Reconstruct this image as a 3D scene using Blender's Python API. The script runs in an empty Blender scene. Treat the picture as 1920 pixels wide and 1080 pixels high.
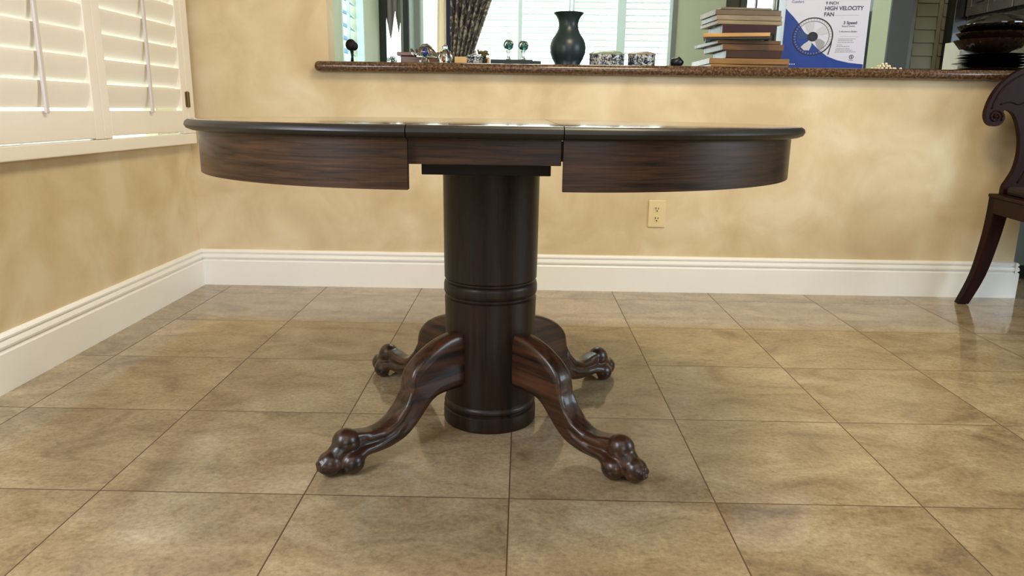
import bpy, bmesh, math, random
from mathutils import Vector, Matrix
PI = math.pi
random.seed(7)
S = bpy.context.scene
COL = S.collection
# ------------------------------------------------------------------ camera
cam_d = bpy.data.cameras.new('camera'); cam = bpy.data.objects.new('camera', cam_d); COL.objects.link(cam); S.camera = cam
TH, RO, YA, HC, FPX = .2338, .0144, -.0113, .8379, 1394.34
fw = Vector((math.sin(YA)*math.cos(TH), math.cos(YA)*math.cos(TH), -math.sin(TH)))
r0 = Vector((math.cos(YA), -math.sin(YA), 0)); d0 = fw.cross(r0)
rt = math.cos(RO)*r0 - math.sin(RO)*d0; dn = fw.cross(rt)
cam.matrix_world = Matrix(((rt.x, -dn.x, -fw.x, 0), (rt.y, -dn.y, -fw.y, 0), (rt.z, -dn.z, -fw.z, HC), (0, 0, 0, 1)))
cam_d.sensor_width = 36; cam_d.lens = FPX/1920*36; cam_d.clip_start = .02; cam_d.clip_end = 200
# ------------------------------------------------------------------ world, lights, exposure
S.view_settings.view_transform = 'Standard'; S.view_settings.look = 'None'; S.view_settings.gamma = 1
S.view_settings.use_curve_mapping = False; S.view_settings.exposure = 0.0
W = bpy.data.worlds.new('daylight'); S.world = W; W.use_nodes = True
W.node_tree.nodes['Background'].inputs[0].default_value = (.86, 1, .98, 1)
W.node_tree.nodes['Background'].inputs[1].default_value = 4.5
def area(name, loc, target, size, power, color, sy=None, spread=PI):
    l = bpy.data.lights.new(name, 'AREA'); l.energy = power; l.color = color; l.size = size; l.spread = spread
    if sy: l.shape = 'RECTANGLE'; l.size_y = sy
    o = bpy.data.objects.new(name, l); COL.objects.link(o); o.location = loc
    o.rotation_euler = (Vector(target)-Vector(loc)).to_track_quat('-Z', 'Y').to_euler(); return o
area('ceiling_light', (.55, 1.75, 2.62), (.60, 2.6, 0), .8, 56, (1, .84, .57))
area('ceiling_fill_light', (.3, .2, 2.6), (.3, 1.4, 0), 2.4, 22, (1, .92, .80))
area('rear_daylight_fill', (.9, -2.8, 1.5), (-.6, 3, .6), 2.4, 38, (.80, .92, 1), 1.8)  # unseen daylight from behind, shifted right as fill for the left wall
area('left_fill', (-1.50, .55, 1.25), (-.7, 1.35, 0), 1.0, 46, (.80, .86, 1), 1.0)  # unseen fill added to brighten the left floor; no window behind it
area('side_daylight', (4.3, 1.0, 1.5), (1.9, 3.4, .3), 1.8, 78, (.70, .86, 1), 1.6)
area('far_room_fill', (.2, 4.9, 2.6), (.2, 5.4, 0), 1.2, 34, (.86, 1, .93))  # added overhead fill, tinted as cool bounce to brighten the far room

# ------------------------------------------------------------------ materials
def lin(c):
    return tuple(((v/255)/12.92 if v/255 <= .04045 else ((v/255+.055)/1.055)**2.4) for v in c)+(1,)
def newmat(name):
    m = bpy.data.materials.new(name); m.use_nodes = True; nt = m.node_tree; return m, nt, nt.nodes, nt.links, nt.nodes['Principled BSDF']
def mat(name, c, rough=.5, metal=0, coat=0, spec=.5, trans=0, ior=1.45, var=.0, scale=20, bump=0, emis=None):
    m, nt, N, L, b = newmat(name)
    b.inputs['Roughness'].default_value = rough; b.inputs['Metallic'].default_value = metal
    b.inputs['Coat Weight'].default_value = coat; b.inputs['Specular IOR Level'].default_value = spec
    b.inputs['Transmission Weight'].default_value = trans; b.inputs['IOR'].default_value = ior
    c = lin(c); b.inputs['Base Color'].default_value = c
    tc = N.new('ShaderNodeTexCoord'); nz = N.new('ShaderNodeTexNoise'); nz.inputs['Scale'].default_value = scale; nz.inputs['Detail'].default_value = 4
    L.new(tc.outputs['Object'], nz.inputs['Vector'])
    if var:
        r = N.new('ShaderNodeValToRGB'); e = r.color_ramp.elements
        e[0].position = .3; e[1].position = .7
        e[0].color = tuple(v*(1-var) for v in c[:3])+(1,); e[1].color = tuple(min(1, v*(1+var)) for v in c[:3])+(1,)
        L.new(nz.outputs['Fac'], r.inputs['Fac']); L.new(r.outputs['Color'], b.inputs['Base Color'])
    if bump:
        bp = N.new('ShaderNodeBump'); bp.inputs['Strength'].default_value = bump; bp.inputs['Distance'].default_value = .002
        L.new(nz.outputs['Fac'], bp.inputs['Height']); L.new(bp.outputs['Normal'], b.inputs['Normal'])
    return m
def wood(name, dark, light, axis='x', scale=1.0, rough=.33, coat=.25, contrast=(.35, .68)):
    m, nt, N, L, b = newmat(name)
    tc = N.new('ShaderNodeTexCoord'); mp = N.new('ShaderNodeMapping'); L.new(tc.outputs['Object'], mp.inputs['Vector'])
    sc = {'x': (3, 60, 60), 'y': (60, 3, 60), 'z': (60, 60, 3), 'h': (3.5, 3.5, 75)}[axis]
    mp.inputs['Scale'].default_value = tuple(v*scale for v in sc)
    n1 = N.new('ShaderNodeTexNoise'); n1.inputs['Scale'].default_value = 1; n1.inputs['Detail'].default_value = 6; n1.inputs['Roughness'].default_value = .65; n1.inputs['Distortion'].default_value = .6
    L.new(mp.outputs['Vector'], n1.inputs['Vector'])
    mp2 = N.new('ShaderNodeMapping'); L.new(tc.outputs['Object'], mp2.inputs['Vector'])
    mp2.inputs['Scale'].default_value = tuple(v*scale*.28 for v in sc)
    n2 = N.new('ShaderNodeTexNoise'); n2.inputs['Scale'].default_value = 1; n2.inputs['Detail'].default_value = 3; n2.inputs['Distortion'].default_value = 1.2
    L.new(mp2.outputs['Vector'], n2.inputs['Vector'])
    mx = N.new('ShaderNodeMath'); mx.operation = 'MULTIPLY_ADD'; mx.inputs[1].default_value = .6
    hf = N.new('ShaderNodeMath'); hf.operation = 'MULTIPLY'; hf.inputs[1].default_value = .4
    L.new(n2.outputs['Fac'], hf.inputs[0]); L.new(n1.outputs['Fac'], mx.inputs[0]); L.new(hf.outputs[0], mx.inputs[2])
    r = N.new('ShaderNodeValToRGB'); e = r.color_ramp.elements
    e[0].position = contrast[0]; e[0].color = lin(dark); e[1].position = contrast[1]; e[1].color = lin(light)
    L.new(mx.outputs[0], r.inputs['Fac']); L.new(r.outputs['Color'], b.inputs['Base Color'])
    b.inputs['Roughness'].default_value = rough; b.inputs['Coat Weight'].default_value = coat; b.inputs['Coat Roughness'].default_value = .12
    bp = N.new('ShaderNodeBump'); bp.inputs['Strength'].default_value = .08; bp.inputs['Distance'].default_value = .0006
    L.new(mx.outputs[0], bp.inputs['Height']); L.new(bp.outputs['Normal'], b.inputs['Normal'])
    return m
OAKX = wood('dark_oak_x', (18, 12, 10), (86, 57, 36), 'h', 2.3, .38, .1, (.38, .70))
OAKZ = wood('dark_oak_z', (14, 9, 7), (50, 32, 22), 'z', 1.5, .42, .05, (.38, .68))
OAKLEG = wood('dark_oak_leg', (18, 11, 8), (84, 50, 31), 'x', .8, .34, .22, (.42, .62))
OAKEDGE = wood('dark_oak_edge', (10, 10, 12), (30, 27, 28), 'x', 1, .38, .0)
OAKTOP = wood('dark_oak_top', (62, 42, 26), (120, 88, 56), 'y', 1, .14, 1.0); OAKTOP.node_tree.nodes['Bump'].inputs['Strength'].default_value = 0
MAHO = wood('mahogany', (22, 7, 7), (46, 16, 13), 'z', .6, .48, .0); MAHO.node_tree.nodes['Principled BSDF'].inputs['Specular IOR Level'].default_value = .12
for m_ in (OAKX, OAKZ): m_.node_tree.nodes['Principled BSDF'].inputs['Specular IOR Level'].default_value = .32
BLACKWOOD = mat('black_painted_wood', (18, 17, 18), .5, var=.2)
WHITE = mat('white_trim_paint', (244, 242, 238), .35, var=.015, scale=6)
SHUT = mat('cream_shutter_paint', (244, 236, 224), .4, var=.01, scale=5)
RODM = mat('grey_white_tilt_rod', (214, 206, 204), .4)
SAGE = mat('beige_wall_cool_cast', (190, 196, 172), .8, var=.03, scale=3)  # beige walls; the cool daylight cast is mixed into this grey-green
SAGEW = mat('pale_frame_and_lit_wall', (206, 224, 220), .5)  # window frames, and a far wall strip tinted as more brightly lit
GREY = mat('grey_painted_casing', (120, 122, 116), .5)
DKGREY = mat('dark_grey_wall_shade', (70, 72, 70), .5)  # shade tone for the front face of the wall end
DARK = mat('near_black_stain', (22, 20, 22), .35, coat=.3)
IVORY = mat('ivory_plastic', (226, 206, 160), .35)
SLOT = mat('dark_slot', (30, 20, 12), .8)
BRASS = mat('aged_hinge_metal', (120, 96, 62), .35, metal=1)
BLKGLASS = mat('black_glass', (6, 6, 7), .05, coat=1)
GLASS = mat('clear_glass', (240, 248, 248), .02, trans=1, ior=1.45)
BLUEGL = mat('cobalt_blue_glass', (20, 50, 150), .05, coat=.6, trans=.3)
def plaster(name, c1, c2, c3):
    m, nt, N, L, b = newmat(name)
    g = N.new('ShaderNodeNewGeometry')
    n = N.new('ShaderNodeTexNoise'); n.inputs['Scale'].default_value = 3.4; n.inputs['Detail'].default_value = 5; n.inputs['Roughness'].default_value = .55; n.inputs['Distortion'].default_value = .5
    L.new(g.outputs['Position'], n.inputs['Vector'])
    r = N.new('ShaderNodeValToRGB'); e = r.color_ramp.elements
    e[0].position = .33; e[0].color = lin(c1); e[1].position = .64; e[1].color = lin(c3); k = e.new(.5); k.color = lin(c2)
    L.new(n.outputs['Fac'], r.inputs['Fac']); L.new(r.outputs['Color'], b.inputs['Base Color']); b.inputs['Roughness'].default_value = .75
    n2 = N.new('ShaderNodeTexNoise'); n2.inputs['Scale'].default_value = 120; n2.inputs['Detail'].default_value = 3
    L.new(g.outputs['Position'], n2.inputs['Vector'])
    bp = N.new('ShaderNodeBump'); bp.inputs['Strength'].default_value = .15; bp.inputs['Distance'].default_value = .002
    L.new(n2.outputs['Fac'], bp.inputs['Height']); L.new(bp.outputs['Normal'], b.inputs['Normal'])
    return m
PLASTER = plaster('mottled_beige_plaster', (202, 180, 142), (215, 195, 158), (224, 208, 176))
def floor_mat():
    m, nt, N, L, b = newmat('polished_limestone_tile')
    g = N.new('ShaderNodeNewGeometry')
    def M(op, a, bb=None, c=None):
        n = N.new('ShaderNodeMath'); n.operation = op
        for i, v in enumerate((a, bb, c)):
            if v is None: continue
            if hasattr(v, 'links'): L.new(v, n.inputs[i])
            else: n.inputs[i].default_value = v
        return n.outputs[0]
    sx = N.new('ShaderNodeSeparateXYZ'); L.new(g.outputs['Position'], sx.inputs[0])
    T = .4572
    u = M('DIVIDE', M('ADD', sx.outputs[0], .9312), T); v = M('DIVIDE', M('SUBTRACT', sx.outputs[1], 1.4983), T)
    fu = M('FRACT', u); fv = M('FRACT', v)
    du = M('MINIMUM', fu, M('SUBTRACT', 1, fu)); dv = M('MINIMUM', fv, M('SUBTRACT', 1, fv))
    d = M('MINIMUM', du, dv)
    groove = M('LESS_THAN', d, .0036)
    cx = N.new('ShaderNodeCombineXYZ'); L.new(M('FLOOR', u), cx.inputs[0]); L.new(M('FLOOR', v), cx.inputs[1])
    wn = N.new('ShaderNodeTexWhiteNoise'); wn.noise_dimensions = '3D'; L.new(cx.outputs[0], wn.inputs['Vector'])
    sc = N.new('ShaderNodeVectorMath'); sc.operation = 'SCALE'; sc.inputs['Scale'].default_value = 13; L.new(wn.outputs['Color'], sc.inputs[0])
    ad = N.new('ShaderNodeVectorMath'); L.new(g.outputs['Position'], ad.inputs[0]); L.new(sc.outputs[0], ad.inputs[1])
    mp = N.new('ShaderNodeMapping'); mp.inputs['Scale'].default_value = (3.4, 5.2, 1); mp.inputs['Rotation'].default_value = (0, 0, .25); L.new(ad.outputs[0], mp.inputs['Vector'])
    n1 = N.new('ShaderNodeTexNoise'); n1.inputs['Scale'].default_value = 1.3; n1.inputs['Detail'].default_value = 8; n1.inputs['Roughness'].default_value = .62; n1.inputs['Distortion'].default_value = .8
    L.new(mp.outputs[0], n1.inputs['Vector'])
    r = N.new('ShaderNodeValToRGB'); e = r.color_ramp.elements
    e[0].position = .27; e[0].color = lin((122, 104, 82)); e[1].position = .75; e[1].color = lin((190, 172, 142))
    k = e.new(.42); k.color = lin((152, 132, 102)); k = e.new(.58); k.color = lin((170, 151, 119))
    L.new(n1.outputs['Fac'], r.inputs['Fac'])
    mp3 = N.new('ShaderNodeMapping'); mp3.inputs['Scale'].default_value = (18, 30, 1); mp3.inputs['Rotation'].default_value = (0, 0, .2); L.new(ad.outputs[0], mp3.inputs['Vector'])
    n3 = N.new('ShaderNodeTexNoise'); n3.inputs['Scale'].default_value = 2.2; n3.inputs['Detail'].default_value = 6; n3.inputs['Roughness'].default_value = .7; L.new(mp3.outputs[0], n3.inputs['Vector'])
    r3 = N.new('ShaderNodeValToRGB'); e = r3.color_ramp.elements
    e[0].position = .27; e[0].color = (.55, .5, .42, 1); e[1].position = .47; e[1].color = (1, 1, 1, 1)
    L.new(n3.outputs['Fac'], r3.inputs['Fac'])
    mul = N.new('ShaderNodeMix'); mul.data_type = 'RGBA'; mul.blend_type = 'MULTIPLY'; mul.inputs[0].default_value = .6
    L.new(r.outputs['Color'], mul.inputs[6]); L.new(r3.outputs['Color'], mul.inputs[7])
    n4 = N.new('ShaderNodeTexNoise'); n4.inputs['Scale'].default_value = 90; n4.inputs['Detail'].default_value = 4; n4.inputs['Roughness'].default_value = .7; L.new(ad.outputs[0], n4.inputs['Vector'])
    sp = N.new('ShaderNodeMix'); sp.data_type = 'RGBA'; sp.blend_type = 'OVERLAY'; sp.inputs[0].default_value = .55; L.new(mul.outputs[2], sp.inputs[6]); L.new(n4.outputs['Fac'], sp.inputs[7])
    hv = N.new('ShaderNodeHueSaturation'); L.new(sp.outputs[2], hv.inputs['Color'])
    L.new(M('MULTIPLY_ADD', wn.outputs['Value'], .14, .86), hv.inputs['Value'])
    gm = N.new('ShaderNodeMix'); gm.data_type = 'RGBA'; L.new(groove, gm.inputs[0]); L.new(hv.outputs['Color'], gm.inputs[6]); gm.inputs[7].default_value = lin((84, 62, 44))
    L.new(gm.outputs[2], b.inputs['Base Color'])
    L.new(M('MULTIPLY_ADD', groove, .5, .085), b.inputs['Roughness'])
    b.inputs['Specular IOR Level'].default_value = .6
    bp = N.new('ShaderNodeBump'); bp.inputs['Strength'].default_value = .03; bp.inputs['Distance'].default_value = .003
    L.new(n1.outputs['Fac'], bp.inputs['Height']); L.new(bp.outputs['Normal'], b.inputs['Normal'])
    return m
FLOOR = floor_mat()
def granite():
    m, nt, N, L, b = newmat('brown_granite')
    tc = N.new('ShaderNodeTexCoord'); n = N.new('ShaderNodeTexNoise'); n.inputs['Scale'].default_value = 95; n.inputs['Detail'].default_value = 5; n.inputs['Roughness'].default_value = .7
    L.new(tc.outputs['Object'], n.inputs['Vector'])
    r = N.new('ShaderNodeValToRGB'); e = r.color_ramp.elements
    e[0].position = .32; e[0].color = lin((34, 25, 20)); e[1].position = .74; e[1].color = lin((150, 118, 88)); k = e.new(.5); k.color = lin((84, 60, 43))
    L.new(n.outputs['Fac'], r.inputs['Fac']); L.new(r.outputs['Color'], b.inputs['Base Color'])
    b.inputs['Roughness'].default_value = .12; return m
GRANITE = granite()
def fabric():
    m, nt, N, L, b = newmat('patterned_brown_curtain')
    tc = N.new('ShaderNodeTexCoord'); n = N.new('ShaderNodeTexNoise'); n.inputs['Scale'].default_value = 14; n.inputs['Detail'].default_value = 3; n.inputs['Distortion'].default_value = 2
    L.new(tc.outputs['Object'], n.inputs['Vector'])
    r = N.new('ShaderNodeValToRGB'); e = r.color_ramp.elements
    e[0].position = .47; e[0].color = lin((62, 50, 50)); e[1].position = .6; e[1].color = lin((150, 134, 116))
    L.new(n.outputs['Fac'], r.inputs['Fac']); L.new(r.outputs['Color'], b.inputs['Base Color']); b.inputs['Roughness'].default_value = .7
    return m
CURT = fabric()
def translucent(name, c, f=.6):
    m, nt, N, L, b = newmat(name); b.inputs['Base Color'].default_value = lin(c); b.inputs['Roughness'].default_value = .6
    t = N.new('ShaderNodeBsdfTranslucent'); t.inputs[0].default_value = lin(c); mx = N.new('ShaderNodeMixShader'); mx.inputs[0].default_value = f
    L.new(b.outputs[0], mx.inputs[1]); L.new(t.outputs[0], mx.inputs[2]); L.new(mx.outputs[0], nt.nodes['Material Output'].inputs['Surface']); return m
BLIND = translucent('white_blind_slat', (240, 246, 246), .55)
LINING = translucent('pale_floral_lining', (232, 220, 200), .6)
SWAG = translucent('grey_swag_fabric', (140, 134, 130), .35)
def porcelain():
    m, nt, N, L, b = newmat('blue_white_porcelain')
    tc = N.new('ShaderNodeTexCoord'); n = N.new('ShaderNodeTexNoise'); n.inputs['Scale'].default_value = 70; n.inputs['Detail'].default_value = 2; n.inputs['Distortion'].default_value = 1.5
    L.new(tc.outputs['Object'], n.inputs['Vector'])
    r = N.new('ShaderNodeValToRGB'); e = r.color_ramp.elements; r.color_ramp.interpolation = 'LINEAR'
    e[0].position = .46; e[0].color = lin((30, 38, 70)); e[1].position = .57; e[1].color = lin((184, 186, 176))
    L.new(n.outputs['Fac'], r.inputs['Fac']); L.new(r.outputs['Color'], b.inputs['Base Color']); b.inputs['Roughness'].default_value = .15; return m
PORC = porcelain()

# ------------------------------------------------------------------ mesh helpers
def tag(o, label=None, cat=None, group=None, kind=None):
    if label: o['label'] = label
    if cat: o['category'] = cat
    if group: o['group'] = group
    if kind: o['kind'] = kind
    return o
def obj(name, bm, m, parent=None, smooth=False, loc=None, rotz=0, bevel=0):
    me = bpy.data.meshes.new(name); bmesh.ops.recalc_face_normals(bm, faces=bm.faces[:]); bm.to_mesh(me); bm.free()
    if smooth:
        for p in me.polygons: p.use_smooth = True
    o = bpy.data.objects.new(name, me); COL.objects.link(o); me.materials.append(m)
    if parent: o.parent = parent
    if loc: o.location = loc
    if rotz: o.rotation_euler = (0, 0, rotz)
    if bevel:
        md = o.modifiers.new('edge', 'BEVEL'); md.width = bevel; md.segments = 2; md.limit_method = 'ANGLE'
    if smooth == 'auto':
        md = o.modifiers.new('split', 'EDGE_SPLIT'); md.split_angle = .7
    return o
def thing(name, label, cat, loc=(0, 0, 0), rotz=0, group=None):
    o = bpy.data.objects.new(name, None); COL.objects.link(o); o.location = loc; o.rotation_euler = (0, 0, rotz); o.empty_display_size = .05
    return tag(o, label, cat, group)
def box(bm, x0, x1, y0, y1, z0, z1, mtx=None):
    v = [bm.verts.new((x, y, z)) for x in (x0, x1) for y in (y0, y1) for z in (z0, z1)]
    if mtx:
        for q in v: q.co = mtx @ q.co
    for f in ((0, 1, 3, 2), (4, 6, 7, 5), (0, 4, 5, 1), (2, 3, 7, 6), (0, 2, 6, 4), (1, 5, 7, 3)): bm.faces.new([v[i] for i in f])
    return bm
def B(*a, mtx=None): return box(bmesh.new(), *a, mtx=mtx)
def boxes(lst):
    bm = bmesh.new()
    for a in lst: box(bm, *a)
    return bm
def lathe(prof, n=48, sx=1, sy=1, bm=None, cx=0, cy=0, z0=0):
    bm = bm or bmesh.new(); rings = []
    for r, z in prof:
        if r < 1e-5: rings.append([bm.verts.new((cx, cy, z+z0))])
        else: rings.append([bm.verts.new((cx+r*sx*math.cos(2*PI*i/n), cy+r*sy*math.sin(2*PI*i/n), z+z0)) for i in range(n)])
    for a, c in zip(rings, rings[1:]):
        for i in range(n):
            j = (i+1) % n
            if len(a) == 1 and len(c) == 1: continue
            if len(a) == 1: bm.faces.new((a[0], c[j], c[i]))
            elif len(c) == 1: bm.faces.new((a[i], a[j], c[0]))
            else: bm.faces.new((a[i], a[j], c[j], c[i]))
    if len(rings[0]) > 1: bm.faces.new(rings[0][::-1])
    if len(rings[-1]) > 1: bm.faces.new(rings[-1])
    return bm
def prism(pts, axis, a0, a1, bm=None):
    """closed outline pts (2D) extruded along axis between a0 and a1"""
    bm = bm or bmesh.new()
    def P(p, a):
        return {'x': (a, p[0], p[1]), 'y': (p[0], a, p[1]), 'z': (p[0], p[1], a)}[axis]
    A = [bm.verts.new(P(p, a0)) for p in pts]; C = [bm.verts.new(P(p, a1)) for p in pts]; n = len(pts)
    bm.faces.new(A); bm.faces.new(C[::-1])
    for i in range(n):
        j = (i+1) % n; bm.faces.new((A[i], C[i], C[j], A[j]))
    return bm
def ball(bm, c, r, seg=16, sc=(1, 1, 1)):
    m = Matrix.Translation(c) @ Matrix.Diagonal((r*sc[0], r*sc[1], r*sc[2], 1))
    bmesh.ops.create_uvsphere(bm, u_segments=seg, v_segments=max(6, seg//2), radius=1, matrix=m); return bm
def tube(bm, pts, rad, n=10, cap=True, flat=None):
    pts = [Vector(p) for p in pts]; rad = rad if isinstance(rad, (list, tuple)) else [rad]*len(pts); rings = []
    up = Vector((0, 0, 1))
    for i, p in enumerate(pts):
        t = (pts[min(i+1, len(pts)-1)]-pts[max(i-1, 0)]).normalized()
        a = t.cross(up) if abs(t.dot(up)) < .95 else t.cross(Vector((0, 1, 0)))
        a.normalize(); c = t.cross(a)
        rings.append([bm.verts.new(p+a*math.cos(2*PI*k/n)*rad[i]+c*math.sin(2*PI*k/n)*rad[i]*(flat or 1)) for k in range(n)])
    for r1, r2 in zip(rings, rings[1:]):
        for k in range(n): bm.faces.new((r1[k], r1[(k+1) % n], r2[(k+1) % n], r2[k]))
    if cap: bm.faces.new(rings[0][::-1]); bm.faces.new(rings[-1])
    return bm
def struct(name, bm, m, parent=None, **k):
    o = obj(name, bm, m, parent, **k)
    if not parent: o['kind'] = 'structure'
    return o
def sempty(name):
    o = bpy.data.objects.new(name, None); COL.objects.link(o); o['kind'] = 'structure'; return o

# ------------------------------------------------------------------ room shell
XL = -1.545; YB = 3.505           # left wall face, back (half) wall face
struct('floor', B(-1.8, 5.6, -3.3, 9.2, -.1, 0), FLOOR)
struct('ceiling', B(-1.8, 5.6, -3.3, 9.2, 2.7, 2.8), mat('white_ceiling_paint', (232, 224, 208), .8, var=.01))
wy0, wy1, wz0, wz1 = 2.00, 3.44, .70, 2.06
struct('wall_left', boxes([(XL-.18, XL, -3.2, wy0, 0, 2.7), (XL-.18, XL, wy1, YB+.12, 0, 2.7), (XL-.18, XL, wy0, wy1, 0, wz0), (XL-.18, XL, wy0, wy1, wz1, 2.7)]), PLASTER)
struct('wall_back', B(XL, -.885, YB, YB+.12, 0, 2.7), PLASTER)
struct('wall_counter', B(-.885, 2.345, YB, YB+.12, 0, .9995), PLASTER)
struct('wall_rear', B(-1.8, 5.6, -3.3, -3.2, 0, 2.7), PLASTER)
struct('wall_right', boxes([(5.0, 5.1, -3.2, 9.1, 0, 2.7)]), PLASTER)
# baseboards, profile (depth, height)
BBP = [(0, 0), (.022, 0), (.022, .117), (.019, .122), (.012, .124), (.012, .128), (.020, .131), (.021, .138), (.017, .148), (.010, .151), (.010, .154), (.016, .157), (.016, .163), (.011, .169), (.004, .172), (0, .172)]
bb = prism([(YB-d, z) for d, z in BBP], 'x', XL, 2.345)
prism([(2.345+d, z) for d, z in BBP], 'y', YB-.022, YB+.12, bb)
struct('baseboard_back', bb, WHITE)
struct('baseboard_left', prism([(XL+d, z) for d, z in BBP], 'y', -3.2, YB), WHITE)

# ------------------------------------------------------------------ left window with shutters
w1 = sempty('window_1')
XF = -1.500
fr = boxes([(XL-.01, XF, wy0-.05, wy1+.03, .672, .718), (XL-.01, XF, wy1-.035, wy1+.03, .718, 2.1), (XL-.01, XF, wy0-.05, wy0+.03, .718, 2.1), (XL-.01, XF, wy0-.05, wy1+.03, 2.06, 2.12)])
struct('window_frame', fr, SHUT, w1, bevel=.004)
struct('glass_pane', B(XL-.12, XL-.115, wy0, wy1, .70, 2.06), GLASS, w1)
def shutter(y0, y1, label, deg):
    t = thing('plantation_shutter', label, 'window shutter', (XF-.012, (y0+y1)/2, .722), 0, 'shutters on the left window')
    h = (y1-y0)/2; st = .052; H = 1.33
    obj('stile', B(-.014, .014, -h, -h+st, -.003, H), SHUT, t, bevel=.003)
    obj('stile', B(-.014, .014, h-st, h, -.003, H), SHUT, t, bevel=.003)
    obj('bottom_rail', B(-.014, .014, -h+st, h-st, .006 if deg > 13 else .0, .096), SHUT, t, bevel=.003)
    obj('top_rail', B(-.014, .014, -h+st, h-st, H-.09, H), SHUT, t, bevel=.003)
    sp = .0862; n = 13; first = None; tl = math.radians(deg)
    for i in range(n):
        zc = .100+sp*(i+.5)+.004
        if first is None:
            pts = [(.0432*math.cos(a), .0052*math.sin(a)) for a in [2*PI*k/16 for k in range(16)]]
            # ellipse slat, long axis near vertical, top leaning into the room
            q = [(p[0]*math.sin(tl)+p[1]*math.cos(tl), p[0]*math.cos(tl)-p[1]*math.sin(tl)) for p in pts]
            first = obj('louver', prism(q, 'y', -h+st+.003, h-st-.003), SHUT, t, smooth='auto', loc=(0, 0, zc))
        else:
            c = first.copy(); COL.objects.link(c); c.parent = t; c.location = (0, 0, zc)
    rod = B(.020, .030, -.009, .009, .088, 1.22)
    obj('tilt_rod', rod, RODM, t, bevel=.003)
    return t
sh = shutter(2.70, 3.395, 'cream plantation shutter with bright gaps between louvers, next to the room corner', 16)
hg = bmesh.new(); tube(hg, [(.016, .352, .11), (.016, .352, .18)], .0045, 8); box(hg, .010, .0155, .330, .375, .112, .178)
obj('hinge', hg, BRASS, sh)
shutter(2.035, 2.697, 'cream plantation shutter with nearly closed louvers, left half of the window', 11)

# ------------------------------------------------------------------ pedestal table
TX, TY = -.080, 1.957
tb = thing('pedestal_table', 'dark oak extending pedestal dining table with four carved claw feet', 'table', (TX, TY, 0))
CW = .142; R = .608; cx0 = .012   # leaf half width, half-disc radius, centre offset
def half_ring(R1, n=56):  # angles on the +x side from -90 to 90
    return [(R1*math.cos(-PI/2+PI*i/n), R1*math.sin(-PI/2+PI*i/n)) for i in range(n+1)]
edge_prof = [(-.006, .7860), (0, .7875), (.0095, .7915), (.0135, .7985), (.0115, .8055), (.004, .8108), (-.008, .8120)]
def top_half(s):
    bm = bmesh.new(); rows = []
    for e, z in edge_prof:
        rows.append([bm.verts.new((cx0+s*(CW+.0008+x), y, z)) for x, y in half_ring(R-.012+e)])
    for a, c in zip(rows, rows[1:]):
        for i in range(len(a)-1): bm.faces.new((a[i], a[i+1], c[i+1], c[i]))
    bm.faces.new(rows[0]); bm.faces.new(rows[-1])
    col0 = [r[0] for r in rows]; col1 = [r[-1] for r in rows]
    bm.faces.new(col0+col1[::-1])
    o = obj('tabletop', bm, OAKTOP, tb, smooth='auto')
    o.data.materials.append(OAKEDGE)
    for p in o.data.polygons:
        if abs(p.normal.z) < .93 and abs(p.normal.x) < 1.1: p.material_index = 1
    return o
top_half(-1); top_half(1)
# extension leaf with rolled front and back edge
lp = []
for e, z in edge_prof: lp.append((-(R-.012+e), z))
lp2 = [(-y, z) for y, z in lp][::-1]
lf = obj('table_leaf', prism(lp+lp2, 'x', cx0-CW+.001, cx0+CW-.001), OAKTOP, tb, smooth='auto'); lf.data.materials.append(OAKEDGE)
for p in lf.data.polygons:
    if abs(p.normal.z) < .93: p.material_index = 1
# curved aprons
RS = .580
for s in (-1, 1):
    bm = bmesh.new(); z0, z1 = .693, .7855
    out = half_ring(RS, 64); inn = half_ring(RS-.02, 64)
    V = [[bm.verts.new((cx0+s*(CW+.001+x), y, z)) for x, y in ring] for ring, z in ((out, z0), (out, z1), (inn, z1), (inn, z0))]
    for a in range(4):
        c = (a+1) % 4
        for i in range(64): bm.faces.new((V[a][i], V[a][i+1], V[c][i+1], V[c][i]))
    bm.faces.new([V[k][0] for k in range(4)]); bm.faces.new([V[k][-1] for k in range(4)])
    obj('apron', bm, OAKX, tb, smooth='auto')
for s in (-1, 1):
    y = s*(RS-.035)
    obj('leaf_apron', B(cx0-CW-.006, cx0+CW-.002, min(y, y+s*.02), max(y, y+s*.02), .7395, .7855), OAKX, tb, bevel=.001)
for y in (-.24, .24):
    obj('slide_rail', B(-.52, .52, y-.02, y+.02, .728, .7855), OAKX, tb)
obj('support_block', B(-.12, .11, -.10, .20, .7125, .7855), BLACKWOOD, tb)
obj('mounting_plate', B(-.166, .150, -.128, .30, .6835, .712), BLACKWOOD, tb, bevel=.002)
colp = [(.1265, .036), (.1265, .0), (.1265, .036)]
prof = [(0, .001), (.1255, .001), (.1275, .006), (.1275, .040), (.1245, .043), (.1205, .0445), (.1205, .047), (.1245, .050), (.1262, .056), (.1245, .062), (.1205, .066), (.1205, .072), (.122, .076),
        (.1225, .30), (.1235, .352), (.1195, .356), (.1195, .361), (.1235, .364), (.1255, .372), (.1255, .386), (.1235, .394), (.1195, .397), (.1195, .402), (.1238, .406), (.1248, .46), (.1262, .6835), (0, .6835)]
obj('column', lathe(prof, 96), OAKZ, tb, smooth='auto')
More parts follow.
